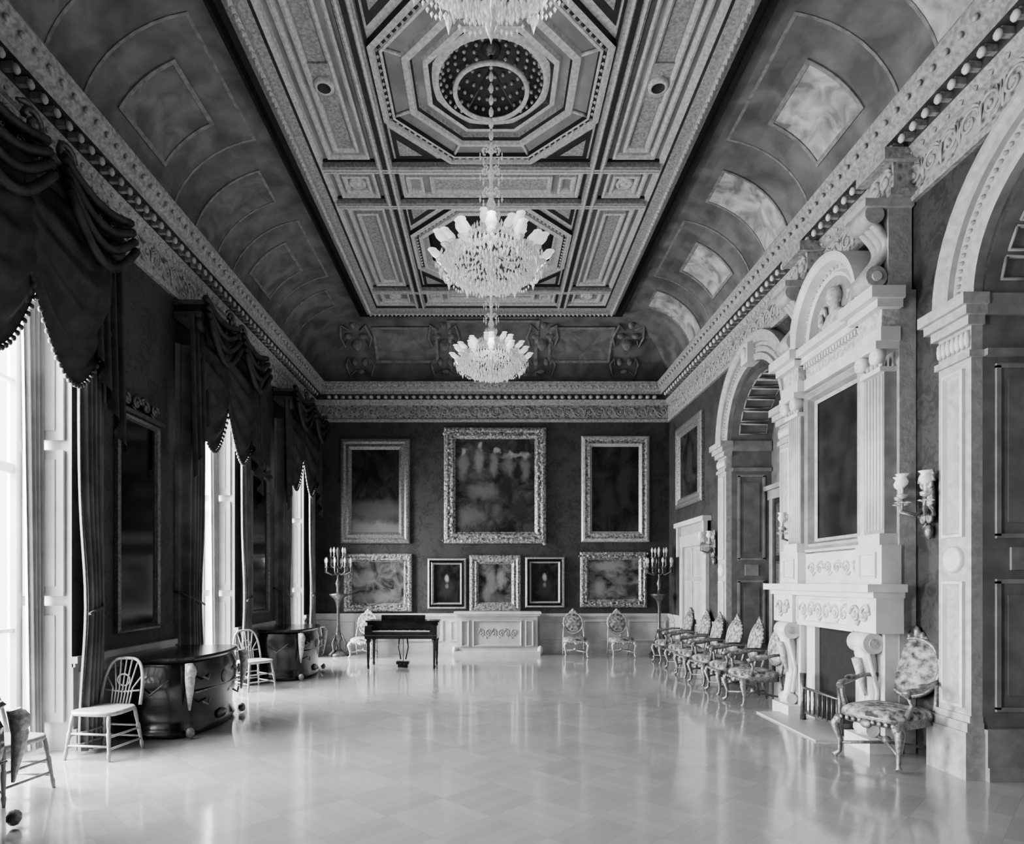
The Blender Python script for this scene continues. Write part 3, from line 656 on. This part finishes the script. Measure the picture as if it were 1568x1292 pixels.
# ---------------------------------------------------------------- chandeliers
def chandelier(pend=False):
    b=B()
    b.lathe([(.001,-.40),(.03,-.37),(.05,-.3),(.03,-.22),(.10,-.12),(.06,-.02),(.03,.1),(.07,.2),(.09,.28),(.03,.36),(.025,.5),(.06,.58),(.03,.66),(.02,.85),(.04,.92),(.02,.99),(.015,1.2)],(0,0,0),'crystal',12)
    for k in range(12):
        t=k/11; R=.50*math.cos(t*pi/2)+.03; z=-.10-.26*math.sin(t*pi/2); n=max(6,int(R*2*pi/.046))
        for j in range(n):
            a=2*pi*(j+.5*(k%2)+random.uniform(-.25,.25))/n; b.octa((R*math.cos(a),R*math.sin(a),z+random.uniform(-.025,.025)),.017,.036,'crystal')
    for j in range(34):
        a=2*pi*j/34
        for q in range(11):
            t=q/10; R=.06+.44*t**1.9; z=.46-.42*t; b.octa((R*math.cos(a),R*math.sin(a),z),.013,.024,'crystal')
    b.lathe([(.52,-.08),(.53,-.06),(.52,-.04),(.51,-.06),(.52,-.08)],(0,0,0),'brass',32)
    b.lathe([(.10,-.02),(.22,-.08),(.38,-.07),(.10,-.02)],(0,0,0),'brass',20)
    def tier(n,R,z0,zc,off,sc=1.):
        for j in range(n):
            a=2*pi*(j+off)/n; ca,sa=math.cos(a),math.sin(a); dz=random.uniform(-.035,.035)
            b.tube([(.05*ca,.05*sa,z0),(.35*R*ca,.35*R*sa,z0-.10*sc),(.8*R*ca,.8*R*sa,z0-.10*sc),(R*ca,R*sa,zc+dz-.06)],.012,'crystal',5)
            c=(R*ca,R*sa,zc+dz)
            b.lathe([(.001,-.06),(.05*sc,-.03),(.06*sc,-.01),(.02,.0)],c,'crystal',8)
            # globe-like tulip shade tilting outward
            tl=.09
            rs=[[(c[0]+tl*ca*h/.13+r*sc*math.cos(2*pi*k/8),c[1]+tl*sa*h/.13+r*sc*math.sin(2*pi*k/8),c[2]+h*.75) for k in range(8)] for r,h in ((.02,0),(.055,.025),(.07,.06),(.062,.10),(.045,.125),(.06,.14))]
            b.rings(rs,'shade_glass',True,False,False,True)
            for k in range(7): b.octa((c[0]+.06*sc*math.cos(k),c[1]+.06*sc*math.sin(k),zc-.08+random.uniform(-.02,.02)),.014,.036,'crystal')
            b.octa((c[0],c[1],zc-.16),.026,.06,'crystal')
            a2=2*pi*(j+1+off)/n
            for lv in (0,.07):
                for q in range(1,8):
                    t=q/8; x=R*((1-t)*ca+t*math.cos(a2)); y=R*((1-t)*sa+t*math.sin(a2)); b.octa((x,y,zc-.03-lv-.10*math.sin(pi*t)),.013,.02,'crystal')
    tier(12,.60,.0,-.05,0); tier(10,.47,.08,.08,.5,.95); tier(7,.28,.2,.2,.0,.85)
    for k in range(4):
        R=(.56,.40,.24,.10)[k]; z=(-.08,.06,.26,.46)[k]; n=int(R*2*pi/.05)
        for j in range(n): a=2*pi*j/n; b.octa((R*math.cos(a),R*math.sin(a),z),.016,.045,'crystal')
    for rz in (.72,.98,1.22):
        for j in range(8):
            a=2*pi*j/8
            for q in range(5): t=q/4; b.octa(((.03+.10*t)*math.cos(a),(.03+.10*t)*math.sin(a),rz+.05*math.sin(t*pi)-.03*t),.011,.016,'crystal')
            b.octa((.13*math.cos(a),.13*math.sin(a),rz-.07),.014,.035,'crystal')
    if pend:
        b.lathe([(.03,-.38),(.015,-.46),(.05,-.54),(.06,-.58),(.02,-.64),(.045,-.70),(.001,-.80)],(0,0,0),'crystal',10)
        for j in range(10):
            a=2*pi*j/10; b.octa((.09*math.cos(a),.09*math.sin(a),-.60),.014,.04,'crystal'); b.octa((.18*math.cos(a),.18*math.sin(a),-.44),.018,.05,'crystal')
    return b
cz=[(3.92,5.92),(7.45,5.64),(11.2,5.76)]
for i,(y,z) in enumerate(cz):
    b=chandelier(i==0)
    top=(C+.24 if i!=1 else C+.38)-z
    n=int((top-1.2)/.14)
    for k in range(n): b.lathe([(.008,0),(.028,.04),(.03,.08),(.008,.13)],(0,0,1.2+k*.14),'crystal',8)
    b.tube([(0,0,1.1),(0,0,top)],.010,'brass',6)
    if i==1:
        zc=C-.13-z
        b.lathe([(.40,0),(.42,-.025),(.45,-.02),(.46,.01),(.44,.03),(.41,.02),(.40,0)],(0,0,zc),'ceiling_light',40)
        for j in range(4): a=j*pi/2+pi/4; b.tube([(.43*math.cos(a),.43*math.sin(a),zc),(.02*math.cos(a),.02*math.sin(a),zc+.3)],.008,'brass',5)
    b.lathe([(.12,0),(.10,-.05),(.03,-.08)],(0,0,top),'brass',14)
    o=b.build('chandelier' if i==0 else 'chandelier.%03d'%i); o.location=(0,y,z)
# ---------------------------------------------------------------- furniture
def armchair(arms=True,fm='gilt_bright',um='tapestry'):
    b=B(); W=.31; Dp=.29
    rs=[]
    for z,k in ((.36,.97),(.44,1.),(.47,.97),(.50,.85),(.515,.5)):
        ring=[]
        for j in range(24):
            a=2*pi*j/24; ca,sa=math.cos(a),math.sin(a); q=(abs(ca)**5+abs(sa)**5)**(-1/5)
            ring.append((W*k*ca*q,Dp*k*sa*q,z))
        rs.append(ring)
    b.rings(rs,[fm,um,um,um],True,True,True,True)
    for sx in (-1,1):
        x=sx*(W-.04)
        b.tube([(x,-Dp+.03,.40),(x+sx*.03,-Dp-.01,.32),(x+sx*.0,-Dp+.03,.16),(x-sx*.0,-Dp+.02,.06),(x+sx*.03,-Dp-.02,.02)],[.038,.042,.024,.018,.028],fm,8)
        b.tube([(x,Dp-.03,.42),(x,Dp,.25),(x,Dp+.05,.02)],[.03,.025,.02],fm,8)
        b.tube([(x,Dp-.03,.42),(x,Dp,.55),(x-sx*.02,Dp+.05,.75)],[.028,.022,.02],fm,8)
        b.ball((x,-Dp-.01,.36),(.045,.03,.045),fm)
        if arms:
            b.tube([(x,Dp+.02,.74),(x+sx*.05,Dp-.15,.74),(x+sx*.06,-.05,.70),(x+sx*.04,-Dp+.10,.69),(x+sx*.03,-Dp+.06,.66)],[.02,.022,.028,.03,.035],fm,8)
            b.tube([(x+sx*.03,-Dp+.10,.67),(x+sx*.05,-Dp+.13,.58),(x,-Dp+.12,.44)],[.022,.02,.028],fm,8)
            b.ball((x+sx*.055,-.02,.73),(.035,.1,.025),um)
        b.tube([(x,-Dp+.02,.14),(0,0,.17),(x,Dp,.14)],.015,fm,6)
    b.ball((0,0,.19),(.04,.04,.04),fm)
    yb=Dp+.05; n=32
    def sh(a,k,dz=0):
        x=.25*k*math.cos(a); z=.84+.27*k*math.sin(a); return (x,yb+.05+(z-.84)*.22+dz,z)
    loop=[sh(2*pi*j/n,1) for j in range(n+1)]
    b.tube(loop,.026,fm,8)
    b.rings([[sh(2*pi*j/n,1,-.01) for j in range(n)],[sh(2*pi*j/n,.7,-.035) for j in range(n)],[sh(2*pi*j/n,.01,-.045) for j in range(n)]],um,True,sm=True)
    b.rings([[sh(2*pi*j/n,1,.01) for j in range(n)],[sh(2*pi*j/n,.01,.02) for j in range(n)]],um,True,sm=True)
    for j in range(14): a=pi*j/13; p=sh(a,1.06); b.ball(p,(.03,.02,.03) if j%2 else (.02,.02,.02),fm,6,4)
    for q in ((0,.05,.07),(-.06,.02,.045),(.06,.02,.045)): b.ball((q[0],yb+.11,1.11+q[1]),(q[2]*.7,.025,q[2]),fm,8,5)
    for k in range(9): b.ball((-.24+.06*k,-Dp-.005,.39),(.025,.014,.022),fm,6,4)
    b.ball((0,-Dp-.01,.37),(.06,.02,.04),fm)
    return b
def ballroom_chair():
    b=B(); m='lightwood'; W=.235
    rs=[]
    for z,k in ((.42,.95),(.435,1.),(.455,1.),(.465,.94)):
        rs.append([((W*(1.0-.12*math.sin(2*pi*j/20)))*k*math.cos(2*pi*j/20)*(abs(math.cos(2*pi*j/20))**4+abs(math.sin(2*pi*j/20))**4)**-.25, W*k*math.sin(2*pi*j/20)*(abs(math.cos(2*pi*j/20))**4+abs(math.sin(2*pi*j/20))**4)**-.25,z) for j in range(20)])
    b.rings(rs,m,True,True,True,True)
    L=[(-.19,-.19),(.19,-.19),(.17,.19),(-.17,.19)]; F_=[(-.235,-.24),(.235,-.24),(.22,.25),(-.22,.25)]
    for (x,y),(fx,fy) in zip(L,F_):
        P=[(x+(fx-x)*t,y+(fy-y)*t,.43*(1-t)) for t in (0,.2,.35,.4,.6,.8,.85,1)]
        b.tube(P,[.017,.019,.014,.022,.017,.014,.02,.012],m,8)
    def lg(i,t): return (L[i][0]+(F_[i][0]-L[i][0])*t,L[i][1]+(F_[i][1]-L[i][1])*t,.43*(1-t))
    for t in (.42,.68):
        for i,j in ((0,1),(1,2),(3,0),(2,3)): b.tube([lg(i,t+(.06 if i%2 else 0)),lg(j,t+(.06 if i%2 else 0))],.011,m,6)
    hoop=[]
    for k in range(21):
        t=k/20; a=pi*(1-t)
        x=.225*math.copysign(abs(math.cos(a))**.55,math.cos(a)); z=.46+.46*abs(math.sin(a))**.75; hoop.append((x,.20+(z-.46)*.22,z))
    b.tube(hoop,.016,m,8)
    for k in range(-3,4):
        x1=.19*k/3*1.0; t=abs(x1)/.225; zt=.46+.46*(1-t**3.2)**.6
        x0=.10*k/3; b.tube([(x0,.20,.46),(x0*1.1,.24,.62),(x1,.20+(zt-.46)*.22,zt)],.008,m,6)
    ring=[(.07*math.cos(a),.255,.70+.06*math.sin(a)) for a in [2*pi*k/14 for k in range(15)]]; b.tube(ring,.009,m,6)
    b.tube([(-.19,.235,.60),(0,.24,.58),(.19,.235,.60)],.010,m,6)
    return b
bc=ballroom_chair().build('ballroom_chair'); place(bc,(-3.90,6.34,0),math.radians(-8),1.02)
dup(bc,'ballroom_chair.001',(-3.86,10.22,0),math.radians(50),1.02)
dup(bc,'ballroom_chair.002',(-3.98,5.12,0),math.radians(82),1.0)
ac=armchair(True,'gilt','tapestry').build('gilt_armchair'); place(ac,(3.86,6.12,0),math.radians(-64),1.06)
k=0
for (x,y,r) in ((3.74,8.95,-86),(3.74,9.78,-92),(3.75,10.62,-85),(3.74,11.45,-90),(3.82,12.35,-88),(3.82,13.4,-90)):
    k+=1; dup(ac,'gilt_armchair.%03d'%k,(x,y,0),math.radians(r),.98)
sc_=armchair(False,'gilt_bright','tapestry').build('gilt_side_chair'); place(sc_,(1.95,14.55,0),0,.90)
dup(sc_,'gilt_side_chair.001',(3.02,14.55,0),math.radians(4),.90)
dup(sc_,'gilt_side_chair.002',(-2.95,14.5,0),math.radians(-4),.90)
def commode():
    b=B(); prof=[(.005,.98),(.05,1.03),(.10,.98),(.20,.96),(.30,.98),(.42,1.03),(.58,1.08),(.72,1.07),(.82,1.0),(.85,.99)]
    HW=.74; HD=.40
    def ring(z,k,kk=1.):
        r=[]
        for j in range(48):
            a=2*pi*j/48; ca,sa=math.cos(a),math.sin(a); q=(abs(ca)**7+abs(sa)**7)**(-1/7)
            x=HW*ca*q*(1+(k-1)*.8); y=HD*sa*q
            if y<0: y=y*k-.05*math.cos(x/HW*pi*.9)*(1 if sa<-.3 else 0)
            r.append((x,y,z))
        return r
    b.rings([ring(z,k) for z,k in prof],'ebony',True,True,True,True)
    b.rings([ring(.85,1.06),ring(.875,1.10),ring(.90,1.06)],'dark_wood',True,True,True)
    for sx in (-1,1):
        x=sx*HW
        b.tube([(x*.98,-HD*1.0,.84),(x*1.02,-HD*1.06,.66),(x*1.0,-HD*1.04,.52),(x*.97,-HD*1.0,.32)],[.045,.055,.04,.012],'gilt_bright',8)
        b.ball((x*.97,-HD*1.02,.07),(.05,.05,.06),'gilt',8,5)
        b.ball((x*1.01,-HD*1.08,.75),(.065,.06,.09),'gilt_bright',8,6)
        for z in (.36,.65):
            b.tube([(sx*.42-.09,-HD*1.12,z+.02),(sx*.42,-HD*1.18,z-.03),(sx*.42+.09,-HD*1.12,z+.02)],.012,'gilt',6)
        b.tube([(x*1.04,-.2,.66),(x*1.07,0,.5),(x*1.04,.2,.66)],.014,'brass',6)
    b.ball((0,-HD*1.20,.60),(.07,.03,.08),'gilt',10,6); b.ball((0,-HD*1.12,.15),(.14,.03,.06),'brass',10,6)
    b.tube([(-.62,-HD*1.07,.5),(-.3,-HD*1.13,.5),(0,-HD*1.17,.5),(.3,-HD*1.13,.5),(.62,-HD*1.07,.5)],.01,'gilt',6)
    return b
cm=commode().build('bombe_commode'); place(cm,(-3.74,7.66,0),pi/2)
dup(cm,'bombe_commode.001',(-3.74,11.72,0),pi/2); dup(cm,'bombe_commode.002',(-3.80,3.74,0),pi/2)
b=B()
b.box(-.72,.72,-.36,.36,.60,.74,'dark_wood'); b.box(-.72,.72,-.10,.36,.74,.92,'dark_wood'); b.box(-.72,-.58,-.36,-.10,.74,.86,'dark_wood'); b.box(.58,.72,-.36,-.10,.74,.86,'dark_wood')
b.box(-.75,.75,-.14,.39,.92,.95,'ebony'); b.box(-.57,.57,-.34,-.11,.74,.76,'marble')
for k in range(26):
    if k%7 in (0,1,3,4,5): b.box(-.55+k*.042+.028,-.55+k*.042+.046,-.24,-.11,.76,.775,'ebony')
b.box(-.74,.74,-.375,-.36,.66,.68,'brass'); b.box(-.45,.45,.0,.02,.95,1.06,'dark_wood')
for x,y in ((-.66,-.30),(.66,-.30),(-.66,.30),(.66,.30)):
    b.tube([(x,y,.60),(x,y,.54),(x,y,.50),(x,y,.25),(x,y,.08),(x,y,.05),(x,y,0)],[.05,.05,.035,.03,.02,.03,.02],'dark_wood',10)
b.tube([(-.08,0,.60),(-.1,0,.4),(-.05,0,.15)],.015,'dark_wood'); b.tube([(.08,0,.60),(.1,0,.4),(.05,0,.15)],.015,'dark_wood'); b.box(-.13,.13,-.1,.06,.06,.12,'dark_wood'); b.tube([(0,0,.6),(0,0,.12)],.008,'brass')
for x in (-.04,.04): b.box(x-.012,x+.012,-.2,-.1,.07,.085,'brass')
b.box(-.1,.1,-.08,.05,.0,.06,'dark_wood')
o=b.build('square_piano'); place(o,(-1.80,12.85,0),0)
b=B(BACK); u0,u1=-.80,1.10
b.box(u0-.06,u1+.06,0,.10,.07,.52,'marble'); b.box(u0,u1,.10,.93,.07,.44,'dado'); b.box(u0-.05,u1+.05,.93,.98,.07,.50,'marble'); b.box(u0-.08,u1+.08,.98,1.03,.07,.54,'marble')
for s0,s1 in ((u0+.08,u0+.30),(u0+.36,u1-.36),(u1-.30,u1-.08)):
    b.frame(s0,s1,.20,.84,[(0,0),(0,.03),(.03,.04),(.06,.0)],'dado_wall',.44)
b.scrolls(u0+.5,u1-.5,.52,.22,.445,'dado_wall',6,.012)
for s,e in ((-1,u0),(1,u1)): b.ball((e+s*.06,.12,.45),(.07,.12,.06),'marble')
b.build('marble_cabinet')
def torchere(name,x,y):
    b=B(); g='brass'
    b.lathe([(.24,0),(.24,.04),(.20,.07),(.12,.10),(.06,.18),(.05,.3),(.10,.42),(.06,.55),(.04,.75),(.035,1.1),(.06,1.25),(.10,1.33),(.20,1.42),(.21,1.45),(.05,1.47),(.04,1.6),(.07,1.7),(.03,1.8),(.03,2.0)],(0,0,0),g,14)
    for j in range(3):
        a=2*pi*j/3; b.tube([(.08*math.cos(a),.08*math.sin(a),.5),(.18*math.cos(a),.18*math.sin(a),.3),(.14*math.cos(a),.14*math.sin(a),.12),(.27*math.cos(a),.27*math.sin(a),.03)],[.02,.03,.03,.04],g,8)
    def arms(n,R,z0,z1,off):
        for j in range(n):
            a=2*pi*(j+off)/n; ca,sa=math.cos(a),math.sin(a)
            b.tube([(0,0,z0),(R*.5*ca,R*.5*sa,z0-.05),(R*ca,R*sa,z0+.02),(R*ca,R*sa,z1)],.018,g,6)
            b.lathe([(.001,-.03),(.045,0),(.015,.01)],(R*ca,R*sa,z1),g,8); b.lathe([(.014,0),(.014,.12)],(R*ca,R*sa,z1),'dado',8,cap=True)
            b.lathe([(.015,.10),(.028,.13),(.03,.17),(.005,.23)],(R*ca,R*sa,z1),'candle_glass',8)
            b.octa((R*ca,R*sa,z1-.1),.018,.04,g)
    arms(8,.30,1.95,2.08,0); arms(5,.17,2.1,2.32,.5); b.lathe([(.03,2.0),(.02,2.3),(.05,2.4),(.05,2.5),(.02,2.55)],(0,0,0),g,10)
    o=b.build(name); o.location=(x,y,0)
torchere('torchere',3.95,14.72); torchere('torchere.001',-3.60,14.75)
# ---------------------------------------------------------------- lights
def area(name,loc,rot,sx,sy,e,spread=180):
    l=bpy.data.lights.new(name,'AREA'); l.shape='RECTANGLE'; l.size=sx; l.size_y=sy; l.energy=e; l.spread=math.radians(spread)
    o=bpy.data.objects.new(name,l); scene.collection.objects.link(o); o.location=loc; o.rotation_euler=rot; return o
for i,c in enumerate(WIN):
    area('daylight_window_%d'%(i+1),(-XW-WD-1.0,c,2.7),(0,-math.radians(70),0),5.0,2.1,1300,150)
for i,(y,z) in enumerate(cz):  # added fill points around the unlit chandeliers, to lift the ceiling
    for k in range(3):
        a=pi/6+k*2*pi/3
        l=bpy.data.lights.new('ceiling_fill','POINT'); l.energy=8; l.shadow_soft_size=.12
        o=bpy.data.objects.new('ceiling_fill_%d_%d'%(i,k),l); scene.collection.objects.link(o); o.location=(.9*math.cos(a),y+.9*math.sin(a),min(z,5.7)+.05)
w=bpy.data.worlds.new('World'); scene.world=w; w.use_nodes=True
w.node_tree.nodes['Background'].inputs[0].default_value=(1,1,1,1); w.node_tree.nodes['Background'].inputs[1].default_value=4
# ---------------------------------------------------------------- camera
cd=bpy.data.cameras.new('camera'); cam=bpy.data.objects.new('camera',cd); scene.collection.objects.link(cam); scene.camera=cam
cam.location=(0,0,1.75); cam.rotation_euler=(math.radians(90),0,0)
cd.sensor_width=36; cd.sensor_fit='HORIZONTAL'; cd.lens=36*960/1568; cd.shift_x=(784-752)/1568; cd.shift_y=(890-646)/1568
cd.clip_start=.05
scene.view_settings.view_transform='AgX'
scene.view_settings.look='AgX - Medium High Contrast'
